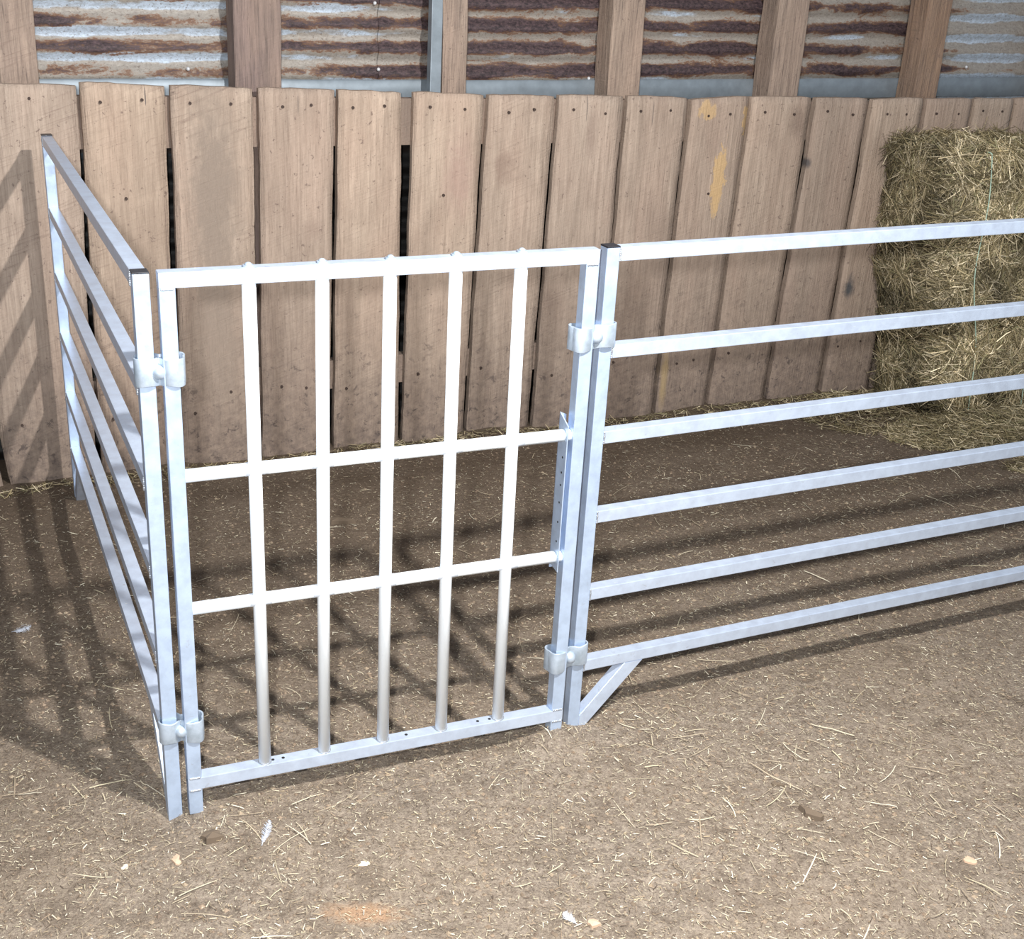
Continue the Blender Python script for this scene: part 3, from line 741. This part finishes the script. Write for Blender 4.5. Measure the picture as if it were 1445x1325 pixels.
def feather(x, y, rot, L, w, col, label, up=.25):
    mat = mat_flat('feather_down', col, .8); z = ground(x, y) + .003; root = empty('feather', (x, y, z), label=label, cat='feather')
    d = Vector((math.cos(rot)*math.cos(up), math.sin(rot)*math.cos(up), math.sin(up))); sdv = Vector((-math.sin(rot), math.cos(rot), 0)); upv = d.cross(sdv)
    bm = bmesh.new(); tube(bm, -d*L*.1, d*L, .0008, 6, .0003); link('quill', bm, mat, root)
    bm = bmesh.new()
    for i in range(150):
        t = random.random(); sg = random.choice((-1, 1)); a = d*L*t; ww = w*math.sin(math.pi*(t*.85+.1))*random.uniform(.5, 1.1)
        b = a + sdv*sg*ww + d*ww*.8 + upv*random.uniform(-.4, .4)*ww; m_ = (a+b)/2 + upv*random.uniform(-.2, .3)*ww
        if b.z < -.002: b.z = -.002
        q = Vector((0, 0, .0007)) + d*.0006
        v = [bm.verts.new(p_) for p_ in (a, a + q, m_ + q, b, m_)]; bm.faces.new(v)
    link('barbs', bm, mat, root)
feather(-.305, 1.765, 1.45, .050, .010, (.55, .58, .64), 'white downy feather lying on the dirt in front of the gate')
feather(.235, 1.590, 2.4, .026, .010, (.72, .74, .78), 'small grey-white feather at the bottom edge of the foreground')
feather(-.975, 2.45, .2, .040, .016, (.74, .78, .86), 'wispy pale feather on the dirt left of the left pen panel')

# ------------------------------------------------------------------ light
def area(name, loc, target, size, power, col):
    l = bpy.data.lights.new(name, 'AREA'); l.shape = 'DISK'; l.size = size; l.energy = power; l.color = col
    o = bpy.data.objects.new(name, l); C.objects.link(o); o.location = loc
    o.rotation_euler = (Vector(target) - Vector(loc)).to_track_quat('-Z', 'Y').to_euler(); return o
area('barn_lamp', (.77, 1.13, 2.2), (-.1, 2.1, 0), .07, 86, (1, .98, .955))
area('work_lamp', (-.10, .12, 1.49), (-.05, 1.9, .2), .05, 57, (.97, .985, 1))
w = bpy.data.worlds.new('barn_air'); scene.world = w; w.use_nodes = True
w.node_tree.nodes['Background'].inputs[0].default_value = (.80, .88, 1.0, 1); w.node_tree.nodes['Background'].inputs[1].default_value = .33

# ------------------------------------------------------------------ camera
F, CX, CY, PT, RL, HC = 1758.85, 632.855, 673.735, .4050, .0363, 1.4743
cam = bpy.data.cameras.new('camera'); co = bpy.data.objects.new('camera', cam); C.objects.link(co); scene.camera = co
fwd = Vector((0, math.cos(PT), -math.sin(PT))); up = Vector((0, math.sin(PT), math.cos(PT))); rt = Vector((1, 0, 0))
r2 = rt*math.cos(RL) + up*math.sin(RL); u2 = -rt*math.sin(RL) + up*math.cos(RL)
co.matrix_world = Matrix(((r2.x, u2.x, -fwd.x, 0), (r2.y, u2.y, -fwd.y, 0), (r2.z, u2.z, -fwd.z, HC), (0, 0, 0, 1)))
cam.sensor_fit = 'HORIZONTAL'; cam.sensor_width = 36; cam.lens = F/1445*36
cam.shift_x = (722.5 - CX)/1445; cam.shift_y = (CY - 662.5)/1445; cam.clip_start = .02
scene.view_settings.view_transform = 'Standard'; scene.view_settings.look = 'None'
scene.view_settings.exposure = .13; scene.view_settings.gamma = 1
